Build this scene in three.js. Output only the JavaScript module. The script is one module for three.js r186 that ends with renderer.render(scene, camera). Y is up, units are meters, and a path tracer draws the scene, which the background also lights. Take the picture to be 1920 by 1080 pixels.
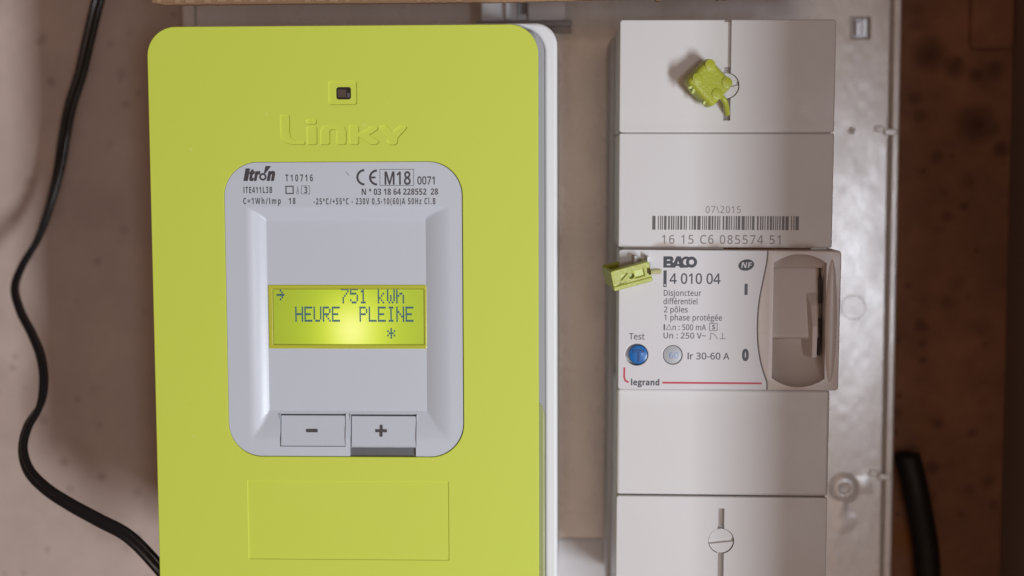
import * as THREE from 'three';
import { RoundedBoxGeometry } from 'three/addons/geometries/RoundedBoxGeometry.js';
import { mergeGeometries, mergeVertices, toCreasedNormals } from 'three/addons/utils/BufferGeometryUtils.js';
import { Brush, Evaluator, SUBTRACTION, INTERSECTION } from 'three-bvh-csg';

// ------------------------------------------------------------------ camera, light, exposure
const scene = new THREE.Scene();
const camera = new THREE.PerspectiveCamera(23.464, 16 / 9, 0.02, 10);
camera.position.set(0.1386, -0.0498, 0.541);
camera.rotation.order = 'YXZ';
camera.rotation.set(-0.08046, 0.03785, -0.00326);
camera.focus = 0.4625;
camera.userData.fStop = 5.0;
scene.add(camera);

const renderer = new THREE.WebGLRenderer({ antialias: true });
renderer.setSize(1024, 576);
renderer.shadowMap.enabled = true;
renderer.toneMapping = THREE.LinearToneMapping;
renderer.toneMappingExposure = 1;

scene.background = new THREE.Color().setRGB(0.125, 0.078, 0.057);   // the dim warm room behind the photographer
function windowLight(at, aim, w, h, rgb, intensity) {
  const l = new THREE.RectAreaLight(new THREE.Color().setRGB(...rgb), intensity, w, h);
  l.position.set(...at); l.lookAt(...aim); scene.add(l);
  return l;
}
// the window: low on the right, in front of the niche
windowLight([0.10 + 0.97, -0.10 - 0.52, 0.05 + 1.30], [0.10, -0.10, 0.05], 0.16, 0.52, [0.94, 1.0, 1.08], 76);
// a second bright opening seen only as a sheen on the glossy board
windowLight([0.675, -0.225, 2.0], [0.255, -0.09, 0.0], 0.18, 0.30, [0.9, 0.97, 1.1], 20);

// soft light coming back from the room behind the camera
windowLight([0.225, -0.30, 1.32], [0.15, -0.10, 0.0], 0.46, 1.05, [1.0, 0.71, 0.54], 1.06);

// ------------------------------------------------------------------ helpers (all lengths in mm, scene in metres)
let seed = 7;
const rnd = () => { seed = (seed * 1664525 + 1013904223) >>> 0; return seed / 4294967296; };
const U = 0.001;
const used = {};
function numbered(n) { const k = used[n] = (used[n] ?? -1) + 1; return k ? `${n}_${String(k).padStart(3, '0')}` : n; }
function thing(name, label, category, o = [0, 0, 0], rz = 0, group) {
  const g = new THREE.Group(); g.name = numbered(name); g.userData = { label, category };
  if (group) g.userData.group = group;
  const c = Math.cos(rz), s = Math.sin(rz);
  g.position.set((o[0] * c - o[1] * s) * U, (o[0] * s + o[1] * c) * U, o[2] * U);
  g.rotation.z = rz; g.userData.o = o; scene.add(g);
  return g;
}
function originOf(p) { let q = p; while (q && !q.userData.o) q = q.parent; return q ? q.userData.o : [0, 0, 0]; }
function boxUV(geo, s = 20) {
  const g = geo.index ? geo.toNonIndexed() : geo, p = g.attributes.position, n = g.attributes.normal, uv = new Float32Array(p.count * 2);
  for (let i = 0; i < p.count; i += 3) {
    let nx = 0, ny = 0, nz = 0;
    for (let k = 0; k < 3; k++) { nx += Math.abs(n.getX(i + k)); ny += Math.abs(n.getY(i + k)); nz += Math.abs(n.getZ(i + k)); }
    for (let k = 0; k < 3; k++) {
      const j = i + k, x = p.getX(j), y = p.getY(j), z = p.getZ(j);
      const [a, b] = nz >= nx && nz >= ny ? [x, y] : nx >= ny ? [z, y] : [x, z];
      uv[2 * j] = a / s; uv[2 * j + 1] = b / s;
    }
  }
  g.setAttribute('uv', new THREE.BufferAttribute(uv, 2));
  return g;
}
function planarUV(geo, x0, y0, w, h) {
  const p = geo.attributes.position, uv = new Float32Array(p.count * 2);
  for (let i = 0; i < p.count; i++) { uv[2 * i] = (p.getX(i) - x0) / w; uv[2 * i + 1] = (p.getY(i) - y0) / h; }
  geo.setAttribute('uv', new THREE.BufferAttribute(uv, 2));
  return geo;
}
const plainAttr = (g) => { for (const k of Object.keys(g.attributes)) if (!['position', 'normal', 'uv'].includes(k)) g.deleteAttribute(k); return g; };
function merge(list) { return mergeGeometries(list.map((g) => { const q = plainAttr(g.index ? g.toNonIndexed() : g.clone()); q.clearGroups(); return q; })); }
function add(name, geo, mat, parent, keepUV = false) {
  let g = Array.isArray(geo) ? merge(geo) : geo;
  if (!keepUV) g = boxUV(g); else g = g.clone();
  const o = originOf(parent);
  g.translate(-o[0], -o[1], -o[2]); g.scale(U, U, U);
  const m = new THREE.Mesh(g, mat); m.name = name; m.castShadow = m.receiveShadow = true;
  (parent ?? scene).add(m);
  return m;
}
const box = (x0, x1, y0, y1, z0, z1, r = 0.4) => {
  const w = x1 - x0, h = y1 - y0, d = z1 - z0;
  const g = r > 0 ? new RoundedBoxGeometry(w, h, d, 3, Math.min(r, w * 0.49, h * 0.49, d * 0.49)) : new THREE.BoxGeometry(w, h, d);
  return g.translate((x0 + x1) / 2, (y0 + y1) / 2, (z0 + z1) / 2);
};
const cyl = (x, y, z0, z1, r, seg = 40, r2 = r) => new THREE.CylinderGeometry(r2, r, z1 - z0, seg).rotateX(Math.PI / 2).translate(x, y, (z0 + z1) / 2);
const disc = (x, y, z0, z1, r, b = 0.2) => {          // a cylinder with a rounded front edge
  const pts = [[0, z0], [r, z0], [r, z1 - b], [r - b * 0.3, z1 - b * 0.3], [r - b, z1], [0, z1]].map(([a, c]) => new THREE.Vector2(a, c));
  return toCreasedNormals(new THREE.LatheGeometry(pts, 48).rotateX(Math.PI / 2), 0.5).translate(x, y, 0);
};
function roundRect(x0, x1, y0, y1, r, P = THREE.Shape) {
  const s = new P();
  s.moveTo(x0 + r, y0); s.lineTo(x1 - r, y0); s.absarc(x1 - r, y0 + r, r, -Math.PI / 2, 0); s.lineTo(x1, y1 - r);
  s.absarc(x1 - r, y1 - r, r, 0, Math.PI / 2); s.lineTo(x0 + r, y1); s.absarc(x0 + r, y1 - r, r, Math.PI / 2, Math.PI); s.lineTo(x0, y0 + r);
  s.absarc(x0 + r, y0 + r, r, Math.PI, 1.5 * Math.PI);
  return s;
}
function polyPath(pts, P = THREE.Path) { const s = new P(); pts.forEach(([x, y], i) => (i ? s.lineTo(x, y) : s.moveTo(x, y))); s.closePath(); return s; }
function tidy(shape, curve) {                       // the same outline without doubled points
  const q = shape.extractPoints(curve);
  const uniq = (a) => { const o = []; for (const p of a) if (!o.length || o[o.length - 1].distanceTo(p) > 1e-3) o.push(p.clone()); while (o.length > 1 && o[0].distanceTo(o[o.length - 1]) < 1e-3) o.pop(); return o; };
  const s = new THREE.Shape(uniq(q.shape)); s.holes = q.holes.map((h) => new THREE.Path(uniq(h)));
  return s;
}
function extrude(shape, z0, z1, b = 0, segs = 2, curve = 16) {
  shape = tidy(shape, curve);
  const g = new THREE.ExtrudeGeometry(shape, { depth: z1 - z0 - b, bevelEnabled: b > 0, bevelThickness: b, bevelSize: b, bevelOffset: -b, bevelSegments: segs, curveSegments: curve });
  // the back bevel goes below z0; the front face ends on z1
  return g.translate(0, 0, z0);
}
// ---- noise textures
function valueNoise(n, cells, sd) {
  let s = sd >>> 0; const r = () => { s = (s * 1664525 + 1013904223) >>> 0; return s / 4294967296; };
  const grid = Array.from({ length: cells * cells }, r), out = new Float32Array(n * n), f = (t) => t * t * (3 - 2 * t);
  for (let y = 0; y < n; y++) for (let x = 0; x < n; x++) {
    const u = x / n * cells, v = y / n * cells, i = Math.floor(u), j = Math.floor(v), a = f(u - i), b = f(v - j);
    const g = (p, q) => grid[(q % cells) * cells + (p % cells)];
    out[y * n + x] = (g(i, j) * (1 - a) + g(i + 1, j) * a) * (1 - b) + (g(i, j + 1) * (1 - a) + g(i + 1, j + 1) * a) * b;
  }
  return out;
}
function fbm(n, list, sd) {
  const o = new Float32Array(n * n); let w = 0;
  list.forEach(([c, a], k) => { const v = valueNoise(n, c, sd + k * 977); w += a; for (let i = 0; i < o.length; i++) o[i] += v[i] * a; });
  for (let i = 0; i < o.length; i++) o[i] /= w;
  return o;
}
function grayTex(field, n, lo, hi) {
  const d = new Uint8Array(n * n * 4);
  for (let i = 0; i < n * n; i++) { const v = Math.max(0, Math.min(255, 255 * (lo + (hi - lo) * field[i]))); d[4 * i] = d[4 * i + 1] = d[4 * i + 2] = v; d[4 * i + 3] = 255; }
  const t = new THREE.DataTexture(d, n, n); t.wrapS = t.wrapT = THREE.RepeatWrapping; t.magFilter = THREE.LinearFilter; t.minFilter = THREE.LinearMipmapLinearFilter; t.generateMipmaps = true; t.needsUpdate = true;
  return t;
}
const rep = (t, x, y) => { const c = t.clone(); c.repeat.set(x, y); c.needsUpdate = true; return c; };
const grainField = fbm(256, [[64, 1], [128, 0.8], [24, 0.5]], 3);
const grain = grayTex(grainField, 256, 0, 1);
const smudge = grayTex(fbm(256, [[4, 1], [9, 0.8], [30, 0.5], [100, 0.25]], 11), 256, 0.55, 1.0);
const streak = (() => {                                  // moulded, scratched surface of the board
  const n = 256, a = fbm(n, [[5, 1], [13, 0.6], [40, 0.25]], 23), f = new Float32Array(n * n);
  for (let y = 0; y < n; y++) for (let x = 0; x < n; x++) f[y * n + x] = a[y * n + x];
  return grayTex(f, n, 0, 1);
})();
const smudgeSoft = grayTex(fbm(256, [[4, 1], [9, 0.8], [30, 0.5], [100, 0.25]], 11), 256, 0.78, 1.0);
function plastic(rgb, rough = 0.45, bump = 0.012, extra = {}) {
  return new THREE.MeshPhysicalMaterial({ color: new THREE.Color().setRGB(...rgb), roughness: rough, bumpMap: grain, bumpScale: bump * U, roughnessMap: rep(smudge, 0.35, 0.35), ...extra });
}
// ---- flat print: canvas in mm
const INK = '#4b494e';
function printCanvas(x0, y0, w, h, ppm, base) {
  const cv = document.createElement('canvas'); cv.width = Math.round(w * ppm); cv.height = Math.round(h * ppm);
  const c = cv.getContext('2d'); c.fillStyle = base; c.fillRect(0, 0, cv.width, cv.height);
  const X = (x) => (x - x0) * ppm, Y = (y) => cv.height - (y - y0) * ppm;
  return {
    cv, c, X, Y, ppm,
    text(t, xa, xb, yb, cap, font = '', ink = INK, slant = 0, fat = 0, track = 0) {
      c.save(); c.font = `${font} 100px sans-serif`; c.fillStyle = c.strokeStyle = ink; c.lineWidth = fat; c.lineJoin = 'round'; c.textBaseline = 'alphabetic'; c.textAlign = 'left';
      const stem = font ? 17 : 10, adv = [...t].map((ch) => (ch === 'I' ? stem + 14 : c.measureText(ch).width) + track), mw = adv.reduce((p, q) => p + q, 0) - track;
      c.translate(X(xa), Y(yb)); c.transform(1, 0, -slant, 1, 0, 0); c.scale((xb - xa) * ppm / mw, cap * ppm / 71.4);
      let x = 0; [...t].forEach((ch, i) => { if (ch === 'I') c.fillRect(x + 7 - fat / 2, -71.4 - fat / 2, stem + fat, 71.4 + fat); else { c.fillText(ch, x, 0); if (fat) c.strokeText(ch, x, 0); } x += adv[i]; });
      c.restore();
    },
    rect(xa, xb, ya, yb, lw, ink = INK) { c.strokeStyle = ink; c.lineWidth = lw * ppm; c.strokeRect(X(xa) + lw * ppm / 2, Y(yb) + lw * ppm / 2, (xb - xa - lw) * ppm, (yb - ya - lw) * ppm); },
    fill(xa, xb, ya, yb, ink = INK) { c.fillStyle = ink; c.fillRect(X(xa), Y(yb), (xb - xa) * ppm, (yb - ya) * ppm); },
    line(pts, lw, ink = INK, cap = 'butt') { c.strokeStyle = ink; c.lineWidth = lw * ppm; c.lineCap = cap; c.lineJoin = 'round'; c.beginPath(); pts.forEach(([x, y], i) => (i ? c.lineTo(X(x), Y(y)) : c.moveTo(X(x), Y(y)))); c.stroke(); },
    poly(pts, ink = INK) { c.fillStyle = ink; c.beginPath(); pts.forEach(([x, y], i) => (i ? c.lineTo(X(x), Y(y)) : c.moveTo(X(x), Y(y)))); c.fill(); },
    arc(x, y, r, a, b, lw, ink = INK) { c.strokeStyle = ink; c.lineWidth = lw * ppm; c.lineCap = 'butt'; c.beginPath(); c.arc(X(x), Y(y), r * ppm, -a, -b, true); c.stroke(); },
    specks(n, ink, s) { for (let i = 0; i < n; i++) { c.fillStyle = ink; c.globalAlpha = 0.15 + 0.4 * rnd(); c.beginPath(); c.arc(rnd() * cv.width, rnd() * cv.height, (0.3 + rnd()) * s * ppm, 0, 7); c.fill(); } c.globalAlpha = 1; },
    tex() { const t = new THREE.CanvasTexture(cv); t.colorSpace = THREE.SRGBColorSpace; t.anisotropy = 8; return t; },
  };
}
function printed(P, w, h, rough, bump) {
  return new THREE.MeshPhysicalMaterial({ map: P.tex(), roughness: rough, bumpMap: rep(grain, w / 20, h / 20), bumpScale: bump * U, roughnessMap: rep(smudgeSoft, w / 60, h / 60) });
}

// ------------------------------------------------------------------ materials
const LIME = [0.65, 0.745, 0.085];
const M = {
  lime: plastic(LIME, 0.62, 0.010),
  limeDark: plastic([0.36, 0.42, 0.07], 0.55, 0.01),
  terminal: plastic([0.33, 0.35, 0.14], 0.5),
  greyPlastic: plastic([0.36, 0.36, 0.37], 0.6),
  white: plastic([0.80, 0.81, 0.83], 0.45),
  cream: plastic([0.70, 0.685, 0.675], 0.5, 0.008),
  creamDark: plastic([0.66, 0.64, 0.62], 0.5, 0.008),
  handle: plastic([0.66, 0.60, 0.565], 0.42, 0.006),
  dark: plastic([0.06, 0.06, 0.062], 0.5),
  gap: plastic([0.035, 0.032, 0.03], 0.8),
  clampGrey: plastic([0.26, 0.25, 0.26], 0.4),
  slate: plastic([0.13, 0.135, 0.14], 0.45),
  ink: plastic([0.075, 0.072, 0.075], 0.7),
  blue: plastic([0.02, 0.16, 0.46], 0.35),
  blueDark: plastic([0.012, 0.09, 0.30], 0.35),
  knob: plastic([0.44, 0.46, 0.49], 0.5),
  smoked: new THREE.MeshPhysicalMaterial({ color: new THREE.Color().setRGB(0.03, 0.024, 0.022), roughness: 0.12, clearcoat: 1 }),
  seal: plastic([0.46, 0.495, 0.05], 0.48, 0.16, { transmission: 0.12, thickness: 0 }),
  sealTail: plastic([0.50, 0.49, 0.24], 0.4, 0.01),
  sealPale: plastic([0.62, 0.68, 0.24], 0.75, 0.01),
  rubber: plastic([0.008, 0.008, 0.009], 0.32, 0.008),
  conduit: plastic([0.005, 0.004, 0.004], 0.85, 0.03),
  zinc: new THREE.MeshStandardMaterial({ color: new THREE.Color().setRGB(0.55, 0.57, 0.6), metalness: 0.8, roughness: 0.35, bumpMap: grain, bumpScale: 0.05 * U }),
  board: new THREE.MeshPhysicalMaterial({ color: new THREE.Color().setRGB(0.80, 0.775, 0.745), roughness: 0.36, metalness: 0.1, roughnessMap: rep(smudge, 0.5, 0.35), bumpMap: rep(streak, 0.25, 0.14), bumpScale: 0.34 * U, clearcoat: 1.0, clearcoatRoughness: 0.24 }),
  kraft: plastic([0.36, 0.22, 0.12], 0.9, 0.05),
  rust: plastic([0.20, 0.075, 0.02], 0.9, 0.05),
};

// ------------------------------------------------------------------ setting: niche wall
const wallMaterial = (() => {
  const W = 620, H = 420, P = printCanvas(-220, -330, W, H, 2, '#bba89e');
  const n = 256, a = fbm(n, [[5, 1], [11, 0.7], [25, 0.5], [60, 0.35]], 41), b = fbm(n, [[7, 1], [19, 0.7], [40, 0.5]], 77);
  const id = P.c.getImageData(0, 0, P.cv.width, P.cv.height), d = id.data;
  for (let y = 0; y < P.cv.height; y++) for (let x = 0; x < P.cv.width; x++) {
    const i = 4 * (y * P.cv.width + x), k = (y % n) * n + (x % n);
    const mm = -220 + x / 2;
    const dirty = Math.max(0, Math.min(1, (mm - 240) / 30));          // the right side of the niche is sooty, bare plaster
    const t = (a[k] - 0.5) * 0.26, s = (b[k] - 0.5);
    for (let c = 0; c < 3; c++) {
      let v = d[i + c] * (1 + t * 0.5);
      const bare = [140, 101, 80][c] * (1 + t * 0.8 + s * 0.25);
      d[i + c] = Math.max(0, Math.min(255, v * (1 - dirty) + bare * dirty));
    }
  }
  P.c.putImageData(id, 0, 0);
  const blob = (x, y, r, al, ink = '50,30,20') => {
    const g = P.c.createRadialGradient(P.X(x), P.Y(y), 0, P.X(x), P.Y(y), r * P.ppm);
    g.addColorStop(0, `rgba(${ink},${al})`); g.addColorStop(0.5, `rgba(${ink},${al * 0.6})`); g.addColorStop(1, `rgba(${ink},0)`);
    P.c.fillStyle = g; P.c.fillRect(P.X(x - r), P.Y(y + r), 2 * r * P.ppm, 2 * r * P.ppm);
  };
  // damp spots
  for (const [x, y, r, s] of [[281, -3, 7, 0.75], [291, -8, 4.5, 0.7], [300, -30, 8, 0.85], [310, -40, 3.5, 0.8], [276, -20, 3, 0.5], [285, -43, 3, 0.5], [303, -12, 6, 0.5], [289, -66, 2.5, 0.45], [307, -9, 4, 0.5], [278, -27, 3, 0.45], [297, -52, 4, 0.35], [290, -100, 3, 0.35], [304, -110, 4, 0.3]]) blob(x, y, r * 1.25, s * 0.7);
  for (let i = 0; i < 60; i++) blob(-95 + rnd() * 100, -215 + rnd() * 240, 1.0 + rnd() * 2.0, 0.06 + rnd() * 0.16, '60,42,36');
  for (let i = 0; i < 50; i++) blob(270 + rnd() * 42, -215 + rnd() * 240, 1 + rnd() * 3, 0.1 + rnd() * 0.3, '40,24,16');
  blob(276, -195, 9, 0.55, '150,92,30'); blob(281, -150, 6, 0.35, '150,110,70'); blob(292, -180, 5, 0.3, '160,120,85');
  return new THREE.MeshStandardMaterial({ map: P.tex(), roughness: 0.92, bumpMap: rep(smudge, 6, 4), bumpScale: 0.7 * U });
})();
const structure = (m) => { m.userData.kind = 'structure'; return m; };
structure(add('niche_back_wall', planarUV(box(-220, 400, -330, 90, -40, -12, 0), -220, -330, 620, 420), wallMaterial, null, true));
const sideMaterial = plastic([0.24, 0.165, 0.125], 0.95, 0.12, { roughnessMap: null });
{ // splayed reveal of the niche
  const s = polyPath([[313.2, 11.9], [360, 11.9], [360, -262], [325, -262], [322.5, -260]], THREE.Shape);
  structure(add('niche_side_wall', new THREE.ExtrudeGeometry(s, { depth: 420, bevelEnabled: false }).rotateX(-Math.PI / 2).rotateX(Math.PI).rotateX(Math.PI).translate(0, -330, 0), sideMaterial, null));
}
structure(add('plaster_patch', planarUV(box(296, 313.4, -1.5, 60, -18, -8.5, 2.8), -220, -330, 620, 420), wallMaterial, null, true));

// ------------------------------------------------------------------ mounting board
{
  const t = thing('mounting_board', 'glossy grey backing board that the lime meter and cream breaker are fixed to', 'mounting board', [129, -210, -12]);
  const sq = roundRect(248.2, 255.4, 2.2, 10.4, 0.5, THREE.Path);
  const face = roundRect(-4.6, 263.0, -255, 60, 1.5); face.holes.push(sq);
  add('panel', extrude(face, -10, 0, 0.5, 3), M.board, t);
  add('square_socket', [box(249.4, 255.2, 2.6, 10.2, -12, -2.2, 0.6), box(250.0, 252.9, 3.6, 9.0, -2.4, -1.2, 0.5)], M.zinc, t);
  add('border_rim', [box(264.0, 267.2, -256, 61, -12, 0.8, 0.9), box(-9.8, -4.85, -256, 61, -12, 0.6, 0.9)], M.board, t);
  add('backing', box(-6, 265, -255.5, 60.5, -12, -2.5, 0.3), M.creamDark, t);
  for (const y of [-33.4, -167.5]) add('rim_clip', [box(261.2, 266.2, y - 1.3, y + 1.3, -6, 1.6, 0.5), box(257.6, 261.6, y + 0.2, y + 2.4, -2, 0.9, 0.6)], M.board, t);
  // knockout ring, screw dimple and a shallow dent
  add('knockout', new THREE.TorusGeometry(4.7, 0.13, 10, 64).translate(250.8, -101, 0.02), M.creamDark, t);
  const dim = new THREE.LatheGeometry([[0, -0.6], [0.9, -0.5], [1.5, 0.2], [2.2, 0.75], [3.0, 0.9], [4.2, 0.6], [6, 0.12], [6.6, -0.1]].map(([r, z]) => new THREE.Vector2(r, z)), 48).rotateX(Math.PI / 2);
  add('screw_boss', dim.clone().translate(248.4, -172.3, 0.02), M.board, t);
  add('screw_boss', cyl(248.2, -172.2, -0.5, 0.35, 0.95, 24), M.creamDark, t);
  add('screw_boss', new THREE.LatheGeometry([[0, 0.25], [0.6, 0.3], [1.1, 0.25], [1.5, -0.1]].map(([r, z]) => new THREE.Vector2(r, z)), 24).rotateX(Math.PI / 2).translate(249, -32.8, 0.02), M.creamDark, t);
  { // moulding warped by heat round the lower screw boss
    const n = 48, g = new THREE.PlaneGeometry(21, 30, n, n), p = g.attributes.position, f = fbm(64, [[4, 1], [7, 0.4]], 91);
    for (let i = 0; i < p.count; i++) {
      const u = p.getX(i) / 10.5, v = p.getY(i) / 15, e = Math.max(0, 1 - u * u) * Math.max(0, 1 - v * v);
      p.setZ(i, -0.04 + 0.8 * e * (f[Math.floor((v + 1) * 31) * 64 + Math.floor((u + 1) * 31)] - 0.28) * Math.min(1, e * 2));
    }
    g.computeVertexNormals(); g.translate(251.5, -179, 0);
    add('warped_patch', g, M.board, t);
  }
  add('lower_panel', box(60, 238, -254, -193, -4, 0.9, 0.5), M.white, t);
  // cable clamp block above the meter
  add('clamp_block', [box(107.6, 121.2, 7.0, 34, 0, 20, 1), box(125.0, 139.2, 7.0, 34, 0, 20, 1), box(120, 126, 7.0, 10.6, 0, 17, 0.6), box(116.6, 118.6, 7.4, 34, 19, 22.5, 0.9), box(120, 126, 8, 34, 0, 9, 0.3)], M.white, t);
  add('clamp_bar', box(106.4, 141.4, 4.9, 7.2, 0, 26, 0.6), M.clampGrey, t);
}

// ------------------------------------------------------------------ electric meter
const METER_LABEL = 'lime green electric meter with grey faceplate and lit yellow display, mounted on the grey board';
const meter = thing('electric_meter', METER_LABEL, 'electric meter', [65, -197, 0]);
{
  const ZF = 80;
  // white base tray, open at the front so that its rim shows beside the cover
  const rim = roundRect(4, 136.2, -199.5, 1.9, 7.5); rim.holes.push(roundRect(8, 131.9, -197.5, 0.5, 8.5, THREE.Path));
  add('base', [extrude(rim, 0, 66, 1.1, 4, 20), box(5, 135, -199, 1, 0.2, 8, 2)], M.white, meter);
  add('housing', extrude(roundRect(3, 131.85, -150, 0.45, 8.3), 8, 65.4, 0.2), M.greyPlastic, meter);
  add('housing', box(4, 129.0, -190, -0.9, 20, 75, 3), M.greyPlastic, meter);
  add('terminal_cover', extrude(roundRect(3, 131.85, -197, -126.3, 6), 8, 65.8, 0.5), M.terminal, meter);

  // front cover with sunk lettering, window recess, label plate recess
  const glyphs = {
    l: [[44.3, -29.73], [44.87, -29.32], [46.84, -29.33], [47.25, -29.75], [47.22, -35.3], [47.56, -36.83], [49.09, -37.95], [52.0, -37.88], [52.4, -38.38], [52.1, -39.07], [47.95, -39.05], [45.85, -38.35], [44.6, -37.23], [44.29, -35.28]],
    n: [[57.65, -39.09], [57.68, -34.51], [58.29, -33.4], [59.84, -32.86], [64.05, -32.88], [65.58, -33.44], [66.13, -34.69], [66.07, -38.71], [65.65, -39.13], [63.4, -39.12], [62.99, -38.7], [63.04, -34.54], [62.63, -34.12], [61.08, -34.11], [60.66, -34.52], [60.6, -38.69], [60.17, -39.1]],
    k: [[67.27, -33.17], [67.69, -32.89], [69.93, -32.9], [70.35, -33.32], [70.32, -35.26], [71.3, -35.27], [74.27, -33.34], [76.09, -33.15], [76.78, -33.63], [76.58, -34.32], [73.81, -36.11], [76.65, -37.78], [76.95, -38.42], [76.3, -39.11], [74.48, -39.16], [71.28, -36.93], [70.31, -36.51], [70.28, -38.73], [69.85, -39.14], [67.61, -39.13], [67.2, -38.72]],
    y: [[77.54, -33.49], [78.1, -33.0], [79.58, -33.0], [81.66, -35.03], [84.2, -33.11], [85.87, -32.98], [86.37, -33.53], [86.0, -34.22], [83.38, -36.98], [83.25, -38.64], [82.46, -39.28], [80.64, -39.27], [80.09, -38.63], [80.02, -36.97], [77.89, -34.32]],
  };
  const cover = roundRect(0, 130, -200, 0, 9.6);
  const iStem = [53.1, 56.35, -39.09, -33.1];
  const lettersHoles = [...Object.values(glyphs).map((p) => polyPath(p)), roundRect(...iStem, 0.7, THREE.Path), roundRect(53.0, 56.3, -32.35, -30.75, 0.78, THREE.Path)];
  const ledHole = roundRect(60.6, 69.8, -25.9, -18.3, 0.7, THREE.Path), plateHole = roundRect(24.9, 104.75, -144.32, -44.82, 11.4, THREE.Path), nameHole = roundRect(31.03, 99.36, -179.77, -152.68, 0.4, THREE.Path);
  // holes in a bevelled extrusion widen towards the front: short sloped walls, as moulded
  cover.holes.push(...lettersHoles, ledHole, plateHole, nameHole);
  const PL = printCanvas(-1, -201, 132, 202, 8, '#d2df52');
  PL.specks(40, '#8a9030', 0.10); PL.specks(8, '#5c6020', 0.14); PL.specks(30, '#dfe886', 0.5);
  const fc = add('front_cover', planarUV(extrude(cover, 74.5, ZF, 0.26, 3, 24), -1, -201, 132, 202), printed(PL, 132, 202, 0.6, 0.010), meter, true);
  const letterBoxes = [...Object.values(glyphs).map((p) => { const xs = p.map((q) => q[0]), ys = p.map((q) => q[1]); return [Math.min(...xs), Math.max(...xs), Math.min(...ys), Math.max(...ys)]; }), iStem, [53.0, 56.3, -32.35, -30.75]];
  for (const [a, b, c, d] of letterBoxes) add('letter', box(a - 0.25, b + 0.25, c - 0.25, d + 0.25, 76.5, ZF - 0.3, 0), M.lime, fc);
  add('recessed_panel', box(30.2, 100.2, -180.6, -151.8, 76, ZF - 0.26, 0), M.lime, fc);
  const ledFrame = roundRect(60, 70.4, -26.5, -17.7, 0.5); ledFrame.holes.push(roundRect(62.95, 67.84, -24.19, -20.15, 0.8, THREE.Path));
  add('window_recess', extrude(ledFrame, 76, ZF - 0.33, 0.12, 2), M.lime, fc);
  add('sensor_window', [box(62.6, 68.2, -24.6, -19.8, 74, ZF - 0.75, 0.3)], M.smoked, fc);
  add('sensor_window', [box(63.4, 66.2, -23.5, -20.9, ZF - 0.8, ZF - 0.62, 0.08)], plastic([0.10, 0.075, 0.06], 0.3), fc);
  add('sensor_window', [box(66.5, 67.4, -23.6, -22.0, ZF - 0.8, ZF - 0.6, 0.08)], plastic([0.12, 0.10, 0.12], 0.3), fc);
  // dark seam behind the faceplate outline
  add('gasket', box(23, 106.5, -146, -43, 70, 76.4, 0), M.gap, meter);

  // faceplate: flat rim plus dished middle, printed
  const fx0 = 24, fy0 = -145, fw = 82, fh = 101;
  const P = printCanvas(fx0, fy0, fw, fh, 20, '#cbd0d8');
  for (const [t, a, b, y, cap, f, fat = 0, track = 0] of [
    ['T10716', 45.58, 54.89, -51.30, 2.31, 'bold', 0, 26], ['ITE411L3B', 31.33, 41.21, -55.16, 2.13, 'bold', 0, 10], ['C=1Wh/Imp', 31.17, 44.01, -58.82, 2.05, 'bold', 0, 16], ['18', 46.53, 48.95, -58.84, 2.04, 'bold', 0, 16],
    ['-25°C/+55°C - 230V 0,5-10(60)A 50Hz Cl.B', 54.95, 95.84, -59.00, 2.04, 'bold', 0, 12], ['M18', 78.45, 87.72, -52.37, 4.15, '', 4], ['0071', 89.67, 96.07, -52.40, 2.56, '', 4], ['N ° 03 18 64 228552  28', 70.91, 96.75, -55.83, 2.04, 'bold'], ['3', 51.78, 53.04, -55.21, 2.13, 'bold'],
  ]) P.text(t, a, b, y, cap, f, INK, 0, fat, track);
  P.text('I', 31.3, 33.2, -50.9, 3.75, 'bold', INK, 0.2, 8); P.text('tr', 33.1, 36.6, -50.9, 3.7, 'bold', INK, 0.2, 9); P.text('n', 39.2, 41.9, -50.9, 3.7, 'bold', INK, 0.2, 10);   // the heavy maker's mark
  P.arc(38.05, -49.75, 0.95, 0, Math.PI * 2, 0.62); P.poly([[38.35, -48.6], [39.0, -46.1], [40.9, -46.2], [38.95, -48.6]]);
  P.arc(72.1, -50.0, 2.35, Math.PI * 0.5, Math.PI * 1.5, 0.72); P.arc(76.3, -50.1, 2.3, Math.PI * 0.5, Math.PI * 1.5, 0.72); P.fill(74.4, 75.8, -50.4, -49.75);
  P.rect(77.21, 88.61, -52.82, -47.33, 0.16); P.rect(45.51, 48.38, -55.55, -52.71, 0.46, '#6e6d72'); P.rect(50.89, 53.75, -55.56, -52.72, 0.14);
  P.line([[49.7, -52.8], [49.7, -54.6]], 0.14); P.arc(49.7, -55.05, 0.42, 0, 6.28, 0.14); P.line([[49.4, -53.6], [50.0, -53.6]], 0.12); P.line([[49.3, -54.2], [50.1, -54.2]], 0.12);
  P.line([[65.99, -48.2], [66.85, -49.35]], 0.22, '#77757c', 'round');
  P.specks(46, '#8a8886', 0.07);
  const faceMat = printed(P, fw, fh, 0.34, 0.014);
  const out = new THREE.Shape();
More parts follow.
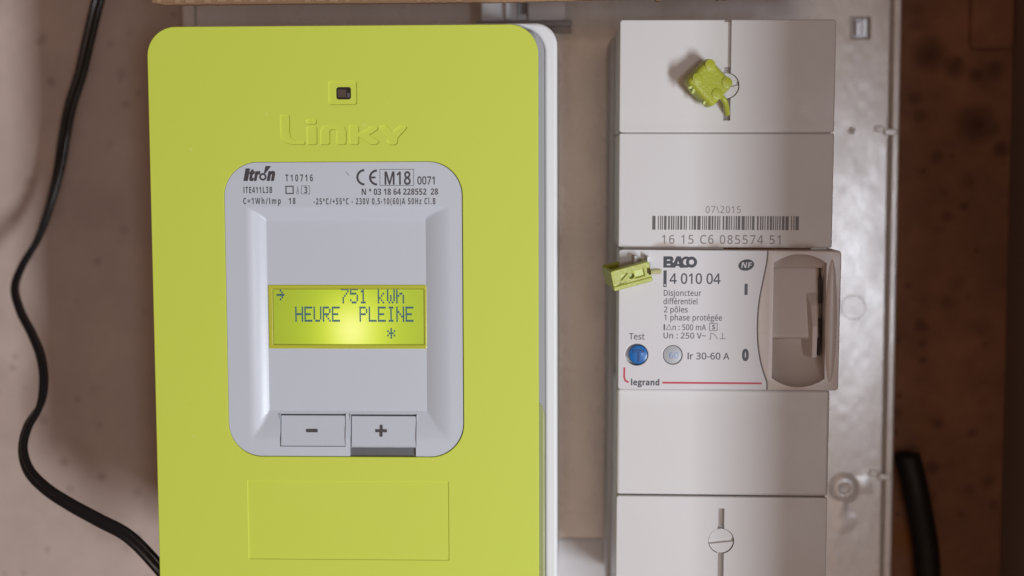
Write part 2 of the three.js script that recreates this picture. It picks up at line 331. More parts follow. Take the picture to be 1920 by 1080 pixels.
  { // rounded outline with the notch under the right button
    const x0 = 25.04, x1 = 104.52, y0 = -144.08, y1 = -44.96, r = 11.3;
    out.moveTo(x0 + r, y0); out.lineTo(66.13, y0); out.lineTo(66.13, -141.05); out.lineTo(88.5, -141.05); out.lineTo(88.5, y0); out.lineTo(x1 - r, y0);
    out.absarc(x1 - r, y0 + r, r, -Math.PI / 2, 0); out.lineTo(x1, y1 - r); out.absarc(x1 - r, y1 - r, r, 0, Math.PI / 2); out.lineTo(x0 + r, y1); out.absarc(x0 + r, y1 - r, r, Math.PI / 2, Math.PI); out.lineTo(x0, y0 + r); out.absarc(x0 + r, y0 + r, r, Math.PI, 1.5 * Math.PI);
  }
  const HX0 = 30, HX1 = 100.5, HY0 = -140.9, HY1 = -59.6, IX0 = 38.48, IX1 = 92.2, IY0 = -128.95, IY1 = -64.6, FZ = ZF + 0.05;
  out.holes.push(polyPath([[HX0, HY0], [HX0, HY1], [HX1, HY1], [HX1, HY0]]));
  const pieces = [extrude(out, 76.5, FZ, 0, 1, 24)];
  const ramp = (t) => Math.pow(Math.max(0, Math.min(1, t)), 1.75);
  const D = 2.1;
  const height = (x, y) => {
    const gx = x < IX0 ? ramp((x - HX0 - 2.0) / (IX0 - HX0 - 2.0)) : x > IX1 ? ramp((HX1 - x) / (HX1 - IX1)) : 1;
    const s = (t) => { t = Math.max(0, Math.min(1, t)); return t * t * (3 - 2 * t); };
    const gy = y > IY1 ? s((HY1 - y) / (HY1 - IY1)) : y < IY0 ? Math.pow(Math.max(0, (y - (-138.5)) / (IY0 + 138.5)), 1.25) : 1;
    const k = 0.10, h = Math.max(0, 1 - Math.abs(gx - gy) / k);         // mitred corners, slightly softened
    return FZ - D * Math.max(0, Math.min(gx, gy) - h * h * k * 0.25 * Math.min(1, 4 * Math.min(gx, gy), 6 * (1 - Math.max(gx, gy))));
  };
  const seq = (a, b, n) => Array.from({ length: n + 1 }, (_, i) => a + (b - a) * i / n);
  const B = [[42.3, 64.6, -140.85, -130.0], [66.3, 88.65, -140.9, -130.1]];       // button openings
  const colsets = [seq(HX0, IX0, 26), [...new Set([...seq(IX0, IX1, 10), B[0][0], B[0][1], B[1][0], B[1][1]])].sort((a, b) => a - b), seq(IX1, HX1, 26)];
  const rowsets = [[...new Set([...seq(HY0, IY0, 18), B[0][2], B[0][3], B[1][3]])].sort((a, b) => a - b), [IY0, IY1], seq(IY1, HY1, 14)];
  for (const xs of colsets) for (const ys of rowsets) {
    const pos = [], idx = [], nx = xs.length;
    for (const y of ys) for (const x of xs) pos.push(x, y, height(x, y));
    for (let j = 0; j < ys.length - 1; j++) for (let i = 0; i < nx - 1; i++) {
      const cx = (xs[i] + xs[i + 1]) / 2, cy = (ys[j] + ys[j + 1]) / 2;
      if (B.some(([a, b, c, d]) => cx > a && cx < b && cy > c && cy < d)) continue;
      const a = j * nx + i; idx.push(a, a + 1, a + nx, a + 1, a + nx + 1, a + nx);
    }
    const g = new THREE.BufferGeometry(); g.setAttribute('position', new THREE.Float32BufferAttribute(pos, 3)); g.setIndex(idx); g.computeVertexNormals();
    g.setAttribute('uv', new THREE.Float32BufferAttribute(new Float32Array(pos.length / 3 * 2), 2));
    pieces.push(g);
  }
  // walls of the button openings
  for (const [a, b, c, d] of B) {
    const e = 0.25;
    pieces.push(box(a - e, a - 0.002, c, d, 74, height(a, c + 1) - 1.2, 0), box(b + 0.002, b + e, c, d, 74, height(b, c + 1) - 1.2, 0), box(a, b, d + 0.002, d + e, 74, height((a + b) / 2, d) - 0.02, 0));
  }
  const plate = add('faceplate', planarUV(merge(pieces), fx0, fy0, fw, fh), faceMat, meter, true);
  const grey = plastic([0.597, 0.631, 0.687], 0.42, 0.016);
  // the buttons lie in the sloping lower edge of the dish
  const lean = (g) => { const p = g.attributes.position; for (let i = 0; i < p.count; i++) if (p.getZ(i) > 77) p.setZ(i, p.getZ(i) - FZ + height(65, p.getY(i)) + 0.05); g.computeVertexNormals(); return g; };
  const btn = (x0, x1, y0, y1) => add('button', lean(box(x0, x1, y0, y1, 72, FZ - 0.2, 0.18)), grey, meter);
  const b0 = btn(42.5, 64.42, -140.68, -130.5), b1 = btn(66.55, 88.5, -141.0, -130.65);
  add('minus_sign', lean(box(51.26, 55.07, -136.07, -135.07, FZ - 0.4, FZ - 0.17, 0)), M.ink, b0);
  add('plus_sign', [lean(box(74.83, 78.63, -135.98, -135.12, FZ - 0.4, FZ - 0.17, 0)), lean(box(76.3, 77.16, -137.44, -133.62, FZ - 0.4, FZ - 0.175, 0))], M.ink, b1);
  add('button_recess', box(65.6, 89.2, -144.6, -141.2, 70, FZ - 1.1, 0.3), M.slate, meter);
  add('button_recess', box(40, 90, -141.2, -129, 70, FZ - 5, 0), M.gap, meter);

  // display: lit yellow-green dot matrix screen in a clear tinted rim
  const zp = FZ - D;
  const dispRim = roundRect(38.75, 92.31, -107.7, -86.1, 0.5); dispRim.holes.push(roundRect(40.2, 91.55, -106.4, -87.35, 0.25, THREE.Path));
  const sw = 51.8, sh = 19.6, sx = 39.95, sy = -106.7;
  const glow = (x, y) => { // backlight spread from its lamp low in the middle
    const dx = x - 66.5, dy = y + 101.5;
    return 0.47 + 0.05 * Math.max(0, Math.min(1, dx / 12)) + 0.27 * Math.exp(-(dx * dx) / 400 - (dy * dy) / 500) + 0.25 * Math.exp(-(dx * dx) / 100 - (dy * dy) / 150);
  };
  const FONT = { '>': '00000 00100 00010 11111 00010 00100 00000', 7: '11111 00001 00010 00100 01000 01000 01000', 5: '11111 10000 11110 00001 00001 10001 01110', 1: '00100 01100 00100 00100 00100 00100 01110',
    k: '10000 10000 10010 10100 11000 10100 10010', W: '10001 10001 10001 10101 10101 10101 01010', h: '10000 10000 10110 11001 10001 10001 10001', H: '10001 10001 10001 11111 10001 10001 10001',
    E: '11111 10000 10000 11110 10000 10000 11111', U: '10001 10001 10001 10001 10001 10001 01110', R: '11110 10001 10001 11110 10100 10010 10001', P: '11110 10001 10001 11110 10000 10000 10000',
    L: '10000 10000 10000 10000 10000 10000 11111', I: '01110 00100 00100 00100 00100 00100 01110', N: '10001 10001 11001 10101 10011 10001 10001', '*': '00000 00100 10101 01110 10101 00100 00000' };
  const S = printCanvas(sx, sy, sw, sh, 22, '#000'), C = printCanvas(sx, sy, sw, sh, 22, '#9aa53a');
  {
    const id = S.c.getImageData(0, 0, S.cv.width, S.cv.height), d = id.data;
    for (let j = 0; j < S.cv.height; j++) for (let i = 0; i < S.cv.width; i++) {
      const g = Math.min(1, glow(sx + i / 22, sy + (S.cv.height - j) / 22)), k = 4 * (j * S.cv.width + i), w = Math.max(0, (g - 0.60) / 0.40);
      const cv = [g * (0.85 + 0.11 * w), g * (1.0 - 0.04 * w), 0.14 * g + 0.46 * w * w];
      for (let c = 0; c < 3; c++) d[k + c] = 255 * Math.min(1, cv[c]);
    }
    S.c.putImageData(id, 0, 0);
    const px = 3.115, py = 0.745, dx = 0.545;
    const put = (ch, col, row) => FONT[ch].split(' ').forEach((ln, r) => [...ln].forEach((v, q) => {
      if (v === '1') for (const [K, ink] of [[S, '#124a70'], [C, '#0c2440']]) K.fill(47.8 + col * px + q * dx, 47.8 + col * px + q * dx + 0.475, row - (r + 1) * py + 0.09, row - r * py, ink);
    }));
    const line = (t, col, row) => [...t].forEach((ch, i) => ch !== ' ' && put(ch, col + i, row));
    line('>', -2, -86.95); line('751 kWh', 5, -87.25); line('HEURE  PLEINE', 0, -93.45); line('*', 10, -99.9);
  }
  const em = S.tex(), cm = C.tex();
  const disp = add('display', extrude(dispRim, zp - 1.5, zp + 0.32, 0.22, 2), plastic([0.44, 0.45, 0.05], 0.3, 0.004, { emissive: new THREE.Color().setRGB(0.35, 0.34, 0.0), emissiveIntensity: 0.22 }), meter);
  add('screen', planarUV(box(sx, sx + sw, sy, sy + sh, zp - 1.4, zp + 0.05, 0), sx, sy, sw, sh), new THREE.MeshPhysicalMaterial({ map: cm, roughness: 0.3, emissive: 0xffffff, emissiveMap: em, emissiveIntensity: 0.78 }), disp, true);
  add('screen_edge', (() => { const o = roundRect(40.2, 91.5, -106.35, -87.4, 0.2); o.holes.push(roundRect(40.42, 91.3, -106.17, -87.62, 0.2, THREE.Path)); return extrude(o, zp, zp + 0.12, 0); })(), plastic([0.27, 0.27, 0.04], 0.5), disp);
}

// ------------------------------------------------------------------ circuit breaker
const RB = -0.005465;
const breaker = thing('circuit_breaker', 'cream circuit breaker with printed data panel and thumb switch, upright beside the lime meter', 'circuit breaker', [192, -203, 0], RB);
{
  const ZF = 78;
  add('rear_body', box(155.2, 229.2, -203, 1.2, 0, 30, 1.5), M.creamDark, breaker);
  // top terminal cover with its screw slot
  const slotted = (x0, x1, y0, y1, slots, sc) => {
    const s = roundRect(x0, x1, y0, y1, 1.0);
    const g = extrude(s, 28, ZF, 0.42, 4);
    const ev = new Evaluator(); ev.attributes = ['position', 'normal', 'uv']; ev.useGroups = false;
    let b = new Brush(g.index ? g : mergeVertices(g));
    for (const [a, c, d, e] of slots) { const k = new Brush(new THREE.BoxGeometry(c - a, e - d, 6).translate((a + c) / 2, (d + e) / 2, ZF)); b.updateMatrixWorld(); k.updateMatrixWorld(); b = ev.evaluate(b, k, SUBTRACTION); }
    const k = new Brush(new THREE.CylinderGeometry(sc[2], sc[2], 9, 48).rotateX(Math.PI / 2).translate(sc[0], sc[1], ZF)); k.updateMatrixWorld(); b.updateMatrixWorld();
    b = ev.evaluate(b, k, SUBTRACTION);
    return toCreasedNormals(b.geometry.index ? b.geometry.toNonIndexed() : b.geometry, 0.55);
  };
  const screw = (x, y, r, a, parent) => {
    const ev = new Evaluator(); ev.attributes = ['position', 'normal', 'uv']; ev.useGroups = false;
    const h = new Brush(new THREE.CylinderGeometry(r, r, 3, 48).rotateX(Math.PI / 2)), k = new Brush(new THREE.BoxGeometry(r * 3, r * 0.33, 1.6).translate(0, 0, 1.5).rotateZ(a));
    h.updateMatrixWorld(); k.updateMatrixWorld();
    const g = ev.evaluate(h, k, SUBTRACTION).geometry;
    return add('screw', toCreasedNormals(g.index ? g.toNonIndexed() : g, 0.5).translate(x, y, ZF - 2.0), M.cream, parent);
  };
  const tc = add('terminal_cover', slotted(156.89, 227.6, -34.62, 2.26, [[191.15, 193.5, -30.7, 8]], [192.0, -19.3, 4.35]), M.cream, breaker);
  screw(192.0, -19.3, 4.1, 0.2, tc);
  const bc = add('terminal_cover', slotted(157.0, 227.9, -203, -156.75, [[191.3, 193.5, -210, -160.8]], [192.55, -172.0, 4.35]), M.cream, breaker);
  screw(192.55, -172.0, 4.1, 0.12, bc);

  // middle section: date, barcode, serial number
  const mx0 = 156, my0 = -73.5, mw = 73, mh = 39.5, PM = printCanvas(mx0, my0, mw, mh, 20, '#d8d6d5');
  PM.text('07\\2015', 185.70, 197.58, -61.20, 2.30, '', '#8a8280', 0, 0, 6); PM.text('16 15 C6 085574 51', 171.16, 211.46, -71.38, 2.9, '', '#857d7b', 0, 2, 10);
  {
    // bar edges across the code in tenths of a percent of its length, read off the strip
    let x = 0; const wide = [3, 0.9, 1, 0.9, 2.3, 1.6, 1.3, 1.2, 0.9, 1.5, 2, 1.2, 1, 0.9, 1.2, 2.4], gapw = [2.2, 1, 1.2, 1, 0.8, 1.2, 0.7, 0.8, 1.4, 1.0, 0.7, 1.1];
    let i = 0; const L = 48.44;
    while (x < L - 1.3) { const w = wide[i % wide.length] * 0.36, g = gapw[(i * 5) % gapw.length] * 0.36; PM.fill(168.19 + x, 168.19 + Math.min(L, x + w), -66.77, -62.17, '#5f5b5a'); x += w + g; i++; }
    PM.fill(168.19 + L - 1.1, 168.19 + L, -66.77, -62.17, '#5f5b5a');
  }
  for (let k = 0; k < 26; k++) {                        // grime along the lower joint
    const x = 168 + rnd() * 58, r = 0.8 + rnd() * 2.2, g = PM.c.createRadialGradient(0, 0, 0, 0, 0, r * 20);
    g.addColorStop(0, 'rgba(120,88,62,0.16)'); g.addColorStop(1, 'rgba(120,88,62,0)');
    PM.c.save(); PM.c.translate(PM.X(x), PM.Y(-72.4 + rnd() * 0.5)); PM.c.scale(1.6, 0.7); PM.c.fillStyle = g; PM.c.fillRect(-r * 20, -r * 20, r * 40, r * 40); PM.c.restore();
  }
  PM.specks(14, '#8a8280', 0.08);
  const ext = (x0, x1, y0, y1, z1, b = 0.8) => extrude(roundRect(x0, x1, y0, y1, b + 0.15), 28, z1, b, 4);
  add('data_cover', planarUV(ext(156.94, 227.7, -72.6, -34.86, ZF - 0.2, 0.45), mx0, my0, mw, mh), printed(PM, mw, mh, 0.5, 0.008), breaker, true);
  add('lower_cover', ext(157.0, 228.1, -156.4, -120.3, ZF - 0.5, 1.0), M.cream, breaker);
  add('inner_body', [box(158.5, 226.6, -200, -121.5, 20, 75.4, 0.5), box(158.5, 226.6, -75, -33, 20, 76.6, 0.5), box(158.5, 226.6, -33.2, -13, 20, 74.6, 0.2), box(158.5, 226.6, -13.2, 1.7, 20, 76.6, 0.2)], M.creamDark, breaker);
  add('rust_streak', box(192, 221, -73.25, -72.75, 70, ZF - 1.2, 0.2), M.rust, breaker);

  // switch module: printed plate on the left, scooped handle bezel on the right
  const ZM = ZF + 2.2;
  const split = [[206.25, -73.4], [205.96, -77.18], [204.99, -82.51], [203.7, -89.65], [203.19, -96.79], [203.4, -103.95], [204.39, -110.23], [205.7, -114.71], [206.64, -117.41], [206.68, -120.03]];
  const curve = new THREE.SplineCurve(split.map(([x, y]) => new THREE.Vector2(x, y))).getPoints(40);
  const left = new THREE.Shape(); left.moveTo(157.9, -120.03); left.lineTo(curve[40].x - 0.12, -120.03);
  for (let i = 39; i >= 0; i--) left.lineTo(curve[i].x - 0.12, curve[i].y);
  left.lineTo(157.9, -73.4); left.absarc(157.92, -74.2, 0.8, Math.PI / 2, Math.PI); left.lineTo(157.12, -119.2); left.absarc(157.92, -119.23, 0.8, Math.PI, 1.5 * Math.PI);
  left.holes.push(new THREE.Path().absellipse(163.3, -108.4, 3.75, 3.6, 0, Math.PI * 2), new THREE.Path().absarc(175.25, -108.4, 3.2, 0, Math.PI * 2));
  const dx0 = 156, dy0 = -121, dw = 52, dh = 48.5, PD = printCanvas(dx0, dy0, dw, dh, 24, '#d8d6d7'), NAVY = '#40434c', G = '#57565d';
  for (const [t, a, b, y, cap, f, k] of [
    ['4 010 04', 173.96, 190.87, -84.59, 3.39, '', NAVY], ['Disjoncteur', 171.89, 184.56, -88.63, 1.88, '', G], ['différentiel', 171.92, 183.45, -91.40, 1.88, '', G], ['2 pôles', 172.12, 180.20, -94.18, 1.88, '', G],
    ['1 phase protégée', 172.15, 191.58, -96.83, 1.88, '', G], ['I', 171.9, 172.9, -100.08, 1.9, '', G], ['n : 500 mA', 175.0, 186.22, -100.08, 1.9, '', G], ['Un : 250 V~', 171.95, 186.35, -102.86, 1.89, '', G],
    ['Test', 160.74, 165.90, -103.32, 2.06, '', G], ['Ir 30-60 A', 180.04, 194.08, -109.81, 2.15, '', NAVY], ['0', 198.33, 200.46, -110.08, 3.59, 'bold', NAVY], ['legrand', 161.32, 171.14, -118.71, 2.0, 'bold', NAVY], ['S', 188.15, 189.35, -99.75, 1.53, 'bold', G],
  ]) PD.text(t, a, b, y, cap, f, k, 0, t === '0' ? 9 : 2.5);
  PD.line([[173.0, -100.0], [174.0, -98.2], [174.75, -100.0], [173.0, -100.0]], 0.17, G);
  PD.fill(198.75, 199.8, -88.24, -84.5, NAVY); PD.fill(171.92, 173.0, -85.71, -80.18, NAVY);
  PD.c.fillStyle = '#d8d6d7'; PD.c.beginPath(); PD.c.arc(PD.X(172.46), PD.Y(-85.05), 0.3 * 24, 0, 7); PD.c.fill();
  // heavy maker's mark: run-together capitals
  const DK = '#373d48';
  PD.fill(171.86, 173.2, -79.26, -75.53, DK); PD.poly([[171.86, -75.53], [174.4, -75.5], [175.1, -75.9], [175.2, -76.7], [174.8, -77.3], [175.4, -77.9], [175.3, -78.8], [174.6, -79.26], [171.86, -79.26]], DK);
  PD.poly([[174.6, -79.26], [176.2, -75.5], [177.6, -75.5], [178.9, -79.3], [177.4, -79.3], [176.9, -78.7], [176.0, -78.7], [175.8, -79.26]], DK);
  PD.arc(179.4, -77.4, 1.45, 0.9, Math.PI * 2 - 0.9, 0.85, DK); PD.arc(181.15, -77.4, 1.35, 0, 6.29, 1.0, DK);
  PD.fill(173.0, 174.1, -77.0, -76.55, '#d8d6d7'); PD.fill(173.0, 174.2, -78.5, -78.0, '#d8d6d7'); PD.poly([[176.4, -78.0], [176.8, -77.0], [177.1, -78.0]], '#d8d6d7');
  // oval approval mark
  PD.c.save(); PD.c.translate(PD.X(199.2), PD.Y(-78.28)); PD.c.rotate(-0.2); PD.c.fillStyle = '#2e3138'; PD.c.beginPath(); PD.c.ellipse(0, 0, 2.62 * 24, 1.85 * 24, 0, 0, 7); PD.c.fill(); PD.c.restore();
  PD.text('NF', 197.3, 201.0, -79.2, 1.85, 'bold', '#d0ced0', 0.15);
  PD.rect(187.28, 190.03, -100.29, -97.69, 0.2, G);
  PD.line([[187.24, -103.0], [187.8, -103.0], [187.8, -101.0], [188.7, -101.2], [189.5, -102.0], [190.0, -103.1]], 0.2, G); PD.line([[190.7, -102.9], [192.74, -102.9]], 0.2, G); PD.line([[191.7, -102.9], [191.7, -100.9]], 0.2, G);
  PD.fill(171.95, 205.0, -118.09, -117.45, '#c23a4e'); PD.line([[159.25, -112.7], [159.2, -116.0], [159.6, -117.2], [160.75, -117.75]], 0.62, '#c23a4e');
  PD.specks(16, '#8a8280', 0.08);
  const dp = add('data_plate', planarUV(extrude(left, 60, ZM, 0.35, 3, 32), dx0, dy0, dw, dh), printed(PD, dw, dh, 0.45, 0.008), breaker, true);
  add('plate_backing', box(158, 206, -119.5, -74, 62, ZM - 3.2, 0), M.creamDark, dp);
  const tb = add('test_button', disc(163.95, -108.55, ZM - 4, ZM - 0.5, 3.15, 0.35), M.blue, breaker);
  add('button_mark', [box(162.0, 166.0, -107.75, -106.85, ZM - 0.8, ZM - 0.25, 0.18), box(163.7, 164.65, -111.0, -107.2, ZM - 0.8, ZM - 0.27, 0.18)], M.blueDark, tb);
  const kx0 = 172, ky0 = -112, PK = printCanvas(kx0, ky0, 7, 7, 40, '#b7babd'); PK.text('60', 173.9, 177.4, -109.6, 1.95, '', '#6f8fc4');
  add('rating_dial', planarUV(disc(175.25, -108.4, ZM - 4, ZM - 0.2, 3.05, 0.25), kx0, ky0, 7, 7), printed(PK, 7, 7, 0.5, 0.006), breaker, true);
  add('seal_lug', [box(162.0, 163.0, -80.5, -75.2, ZM - 1, ZM + 3.2, 0.3), box(166.2, 167.0, -81, -75.4, ZM - 1, ZM + 3.0, 0.3), box(162.0, 167.0, -78.6, -77.4, ZM - 1, ZM + 2.0, 0.3)], M.white, breaker);
  // handle bezel
  const right = new THREE.Shape(); right.moveTo(curve[0].x + 0.12, curve[0].y); for (let i = 1; i <= 40; i++) right.lineTo(curve[i].x + 0.12, curve[i].y);
  right.lineTo(229.3, -120.03); right.absarc(229.2, -118.9, 1.1, -Math.PI / 2, 0); right.lineTo(230.45, -74.6); right.absarc(229.25, -74.6, 1.2, 0, Math.PI / 2);
  const ev = new Evaluator(); ev.attributes = ['position', 'normal', 'uv']; ev.useGroups = false;
  const body = new Brush(mergeVertices(extrude(right, 52, ZM, 0.4, 3)));
  const bowl = new Brush(new THREE.SphereGeometry(1, 64, 48).scale(17.5, 22.2, 11).translate(217.0, -96.8, ZM + 0.2)), slab = new Brush(new THREE.BoxGeometry(17.4, 60, 60).translate(216.95, -96.8, ZM));
  for (const b of [body, bowl, slab]) b.updateMatrixWorld();
  const cut = ev.evaluate(bowl, slab, INTERSECTION); cut.updateMatrixWorld();
  let bez = ev.evaluate(body, cut, SUBTRACTION); bez.updateMatrixWorld();
  const well = new Brush(new THREE.BoxGeometry(16.9, 24.6, 24).translate(216.9, -91.7, ZM)); well.updateMatrixWorld();
  bez = ev.evaluate(bez, well, SUBTRACTION);
  const bz = add('handle_bezel', [toCreasedNormals(bez.geometry.index ? bez.geometry.toNonIndexed() : bez.geometry, 0.4)], M.handle, breaker);
  add('grip_ridge', new THREE.SphereGeometry(1, 40, 32).scale(1.9, 20.4, 0.75).translate(227.4, -96.8, ZM), M.handle, bz);
  const rk = new RoundedBoxGeometry(16.6, 24.5, 10, 4, 1.0).rotateX(-0.13).translate(216.7, -91.9, ZM - 12.2);
  const sw = add('switch_handle', rk, M.handle, breaker);
  const fin = new THREE.Shape(); fin.moveTo(-86.5, ZM - 9); fin.lineTo(-92, ZM - 5.2); fin.lineTo(-99, ZM - 3.8); fin.lineTo(-109.2, ZM - 4.2); fin.lineTo(-109.2, ZM - 12); fin.lineTo(-88, ZM - 12); fin.closePath();
  const fg = new THREE.ExtrudeGeometry(fin, { depth: 1.3, bevelEnabled: true, bevelThickness: 0.25, bevelSize: 0.25, bevelSegments: 2 });
  const widen = () => { const p = fg.attributes.position; for (let i = 0; i < p.count; i++) if (p.getX(i) < 223) p.setX(i, p.getX(i) - Math.max(0, ZM - 4 - p.getZ(i)) * 0.42); fg.computeVertexNormals(); };
  fg.applyMatrix4(new THREE.Matrix4().makeBasis(new THREE.Vector3(0, 1, 0), new THREE.Vector3(0, 0, 1), new THREE.Vector3(1, 0, 0))).translate(222.2, 0, 0);
  widen(); add('lever', fg, M.handle, sw);
  add('slot', [box(224.45, 225.15, -91.5, -82.6, ZM - 20, ZM - 5.6, 0), box(224.45, 225.15, -109.0, -96.5, ZM - 20, ZM - 5.6, 0)], M.gap, sw);
}

// ------------------------------------------------------------------ seals clipped to the breaker
{
  const t = thing('security_seal', 'square lime plastic seal with four round studs over the top screw of the circuit breaker', 'seal', [192, -19, 78], 0);
  const q = new THREE.Matrix4().makeRotationFromEuler(new THREE.Euler(-0.12, 0.30, 0.80)).setPosition(185.2, -19.8, 82.6);
  const inPlace = (g) => g.applyMatrix4(q);
  add('seal_body', inPlace(box(-5.7, 5.7, -6.3, 6.1, -2.6, 3.2, 1.7)), M.seal, t);
  for (const [x, y] of [[3.5, 4.0], [3.6, -4.0], [-2.6, 3.9], [-1.4, -4.2]]) add('stud', inPlace(disc(x * 1.05, y, 2.6, 3.5, 1.85, 0.16)), M.seal, t);
  for (const [y, l] of [[3.4, 1.2], [1.8, 1.5], [-3.4, 1.0]]) add('clip', inPlace(new THREE.BoxGeometry(l, 0.7, 1.0).rotateZ(0.4 * (y > 2 ? -1 : 1)).translate(-6.2, y, 1.5)), M.sealPale, t);
  add('socket', inPlace(box(-5.8, -5.0, -2.8, 2.8, -2.2, 1.0, 0.2)), M.limeDark, t);
  const tail = new THREE.CatmullRomCurve3([[187.8, -23.4, 82], [190.2, -24.6, 82.6], [191.4, -26.6, 81.6], [192.2, -29.4, 78.9]].map((p) => new THREE.Vector3(...p)));
  const tg = new THREE.TubeGeometry(tail, 24, 0.95, 12); add('tail', [tg, new THREE.SphereGeometry(0.95, 12, 10).translate(192.2, -29.4, 78.9)], M.seal, t);
}
{
  const t = thing('security_seal', 'oblong lime plastic seal hooked on the left edge of the breaker beside its printed data', 'seal', [160, -82, 78], 0);
  const q = new THREE.Matrix4().makeRotationFromEuler(new THREE.Euler(0.14, 0.26, 0.205)).setPosition(160.4, -82.3, 87.0);
  const inPlace = (g) => g.applyMatrix4(q);
  const shell = roundRect(-6.7, 6.7, -3.4, 3.2, 0.7);
  shell.holes.push(roundRect(-3.6, -1.2, -1.25, 1.2, 0.12, THREE.Path), roundRect(1.2, 4.4, -1.1, 1.3, 0.12, THREE.Path), new THREE.Path().absarc(0, -0.1, 0.85, 0, Math.PI * 2));
  add('seal_body', inPlace(merge([extrude(shell, -1.6, 0.6, 0.25, 3), box(-6.7, 6.7, -3.4, -2.2, -8.5, -1.5, 0.5), box(-6.7, -5.3, -3.4, 3.0, -8.5, -1.2, 0.5), box(5.4, 6.7, -3.4, 3.0, -8.5, -1.2, 0.5), box(-6.7, 6.7, -3.4, 3.3, -9.4, -8, 0.4), box(-6.8, 6.75, -3.6, -2.0, -1.4, 0.95, 0.4)])), M.seal, t);
  add('seal_insert', inPlace(merge([box(-3.8, -1.05, -1.4, 1.4, -1.8, -0.1, 0.05), box(1.05, 4.6, -1.3, 1.5, -1.8, -0.1, 0.05)])), M.sealPale, t);
  add('seal_core', inPlace(cyl(0, -0.1, -2.4, -0.7, 0.95)), M.limeDark, t);
  const tail = new THREE.CatmullRomCurve3([[166.4, -81.2, 87.5], [168.2, -81.0, 86.4], [169.6, -81.1, 85.2]].map((p) => new THREE.Vector3(...p)));
  add('tail', [new THREE.TubeGeometry(tail, 12, 0.95, 12), new THREE.SphereGeometry(0.95, 12, 10).translate(169.6, -81.1, 85.2)], M.sealTail, t);
}

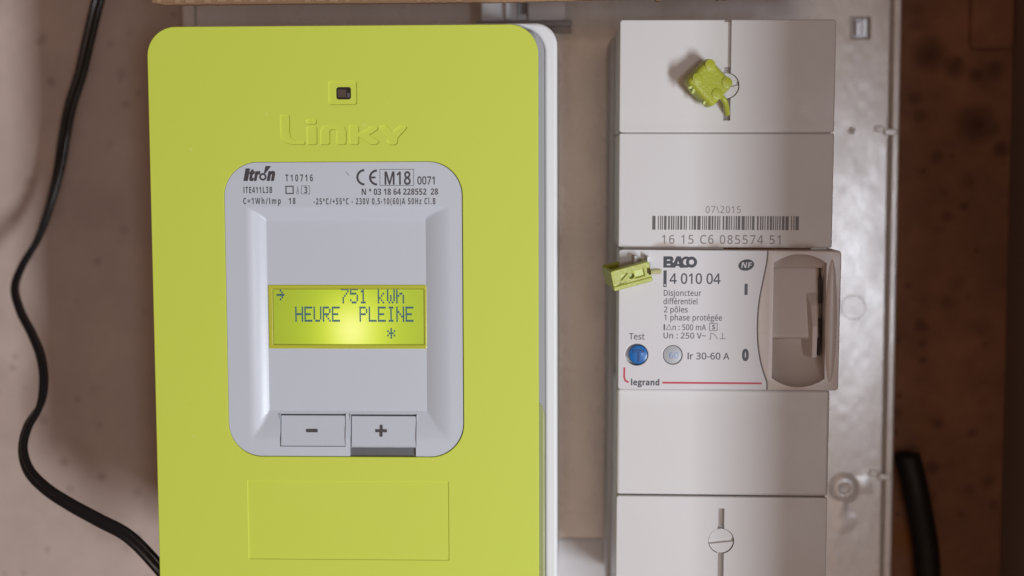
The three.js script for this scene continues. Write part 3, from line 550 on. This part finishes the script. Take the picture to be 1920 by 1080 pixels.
// ------------------------------------------------------------------ twin flex on the left
{
  const t = thing('power_cord', 'thin black twin flex hanging in bends on the plaster wall beside the lime meter', 'cable', [-60, -90, -12]);
  const pts = [[-30.5, 48.5, 6], [-35, 34.2, 8], [-39.5, 17.8, 10], [-44.8, 1.3, 8], [-48.5, -9.9, 6], [-53.2, -22.3, 5], [-56, -32.6, 4], [-58.9, -47.1, 4], [-62.8, -61.6, 5], [-66.7, -74, 8], [-71.2, -84.1, 13], [-72.1, -91.6, 18], [-68.1, -99.6, 24], [-60.6, -109, 31], [-55.5, -116.3, 37], [-52.8, -124.5, 42], [-52.6, -132.6, 47], [-55.4, -139.6, 52], [-55.8, -146.6, 56], [-52.5, -153.5, 60], [-45, -159.3, 64], [-35.4, -164.3, 67], [-24.5, -169.4, 69], [-13.9, -174.8, 70], [-3.8, -185.2, 70], [5.2, -199.7, 66], [16.7, -215.2, 60]];
  const c = new THREE.CatmullRomCurve3(pts.map((p) => new THREE.Vector3(...p)), false, 'centripetal');
  const N = 420, R = 24, pos = [], idx = [], up = new THREE.Vector3(0, 0, 1);
  // twist of the flat flex along its length (radians from lying flat to the lens)
  const tw = [[0, 0.1], [0.1, 0.0], [0.26, 0.15], [0.36, 0.9], [0.42, 1.35], [0.55, 1.5], [0.6, 1.5], [0.66, 0.9], [0.72, 0.35], [0.85, 0.1], [1, 0]];
  const twist = (s) => { for (let i = 0; i < tw.length - 1; i++) if (s <= tw[i + 1][0]) { const k = (s - tw[i][0]) / (tw[i + 1][0] - tw[i][0]); return tw[i][1] + (tw[i + 1][1] - tw[i][1]) * k * k * (3 - 2 * k); } return 0; };
  const r0 = 1.32, off = 1.24;
  for (let i = 0; i <= N; i++) {
    const s = i / N, p = c.getPointAt(s), d = c.getTangentAt(s), a = new THREE.Vector3().crossVectors(up, d).normalize(), b = new THREE.Vector3().crossVectors(d, a), th = twist(s);
    for (let k = 0; k < R; k++) {   // figure-of-eight section
      const lobe = k < R / 2 ? 1 : -1, ph = ((k % (R / 2)) / (R / 2 - 1) - 0.5) * 2.1 * Math.PI * 0.72;
      const u = lobe * (off + r0 * Math.cos(ph)), v = lobe * r0 * Math.sin(ph);
      const uu = u * Math.cos(th) - v * Math.sin(th), vv = u * Math.sin(th) + v * Math.cos(th);
      pos.push(p.x + a.x * uu + b.x * vv, p.y + a.y * uu + b.y * vv, p.z + a.z * uu + b.z * vv);
      if (i < N) { const A = i * R + k, B = i * R + (k + 1) % R; idx.push(A, B, A + R, B, B + R, A + R); }
    }
  }
  const g = new THREE.BufferGeometry(); g.setAttribute('position', new THREE.Float32BufferAttribute(pos, 3)); g.setIndex(idx); g.computeVertexNormals();
  g.setAttribute('uv', new THREE.Float32BufferAttribute(new Float32Array(pos.length / 3 * 2), 2));
  add('flex', g, M.rubber, t);
}
// ------------------------------------------------------------------ black conduit behind the right edge of the board
{
  const t = thing('conduit', 'thick black conduit stub rising on the dark wall beside the right edge of the board', 'pipe', [284, -240, -12]);
  const c = new THREE.CatmullRomCurve3([[274.2, -160.8, -6.2], [276.2, -168, -5.8], [279.2, -182, -5.5], [281.8, -196, -5.2], [283.2, -211, -5], [284, -240, -5]].map((p) => new THREE.Vector3(...p)));
  add('pipe', [new THREE.TubeGeometry(c, 60, 5.0, 28), new THREE.SphereGeometry(5.0, 24, 16).scale(1, 0.35, 1).translate(274.2, -160.8, -6.2)], M.conduit, t);
}
// ------------------------------------------------------------------ torn cardboard edge above the meter
{
  const t = thing('cardboard', 'torn brown cardboard edge sticking out along the top above the lime meter', 'cardboard', [80, 20, 60]);
  const s = new THREE.Shape(), low = [];
  for (let x = -3.6; x < 236; x += 0.8) {
    let y = 9.55 + (x > 118 ? (x - 118) * 0.018 : 0) + (rnd() - 0.5) * 0.22 + (x < 1 ? -(x - 1) * 0.16 : 0);
    if (Math.abs(x - 170.5) < 1.2) y -= 0.9; if (Math.abs(x - 192) < 3) y -= 0.6 + rnd() * 0.7;
    low.push([x, y]);
  }
  s.moveTo(-3.6, 30); low.forEach(([x, y]) => s.lineTo(x, y)); s.lineTo(236, 30); s.closePath();
  add('sheet', extrude(s, 58, 61, 0.15, 2), M.kraft, t);
  const f = []; for (let x = -2; x < 116; x += 2.4 + rnd() * 6) f.push(box(x, x + 1 + rnd() * 2.5, 9.95 + rnd() * 0.6, 12, 60.8, 61.3, 0.2));
  add('fluting', f, plastic([0.45, 0.30, 0.18], 0.9, 0.05), t);
}
scene.traverse((o) => { delete o.userData.o; });
renderer.render(scene, camera);
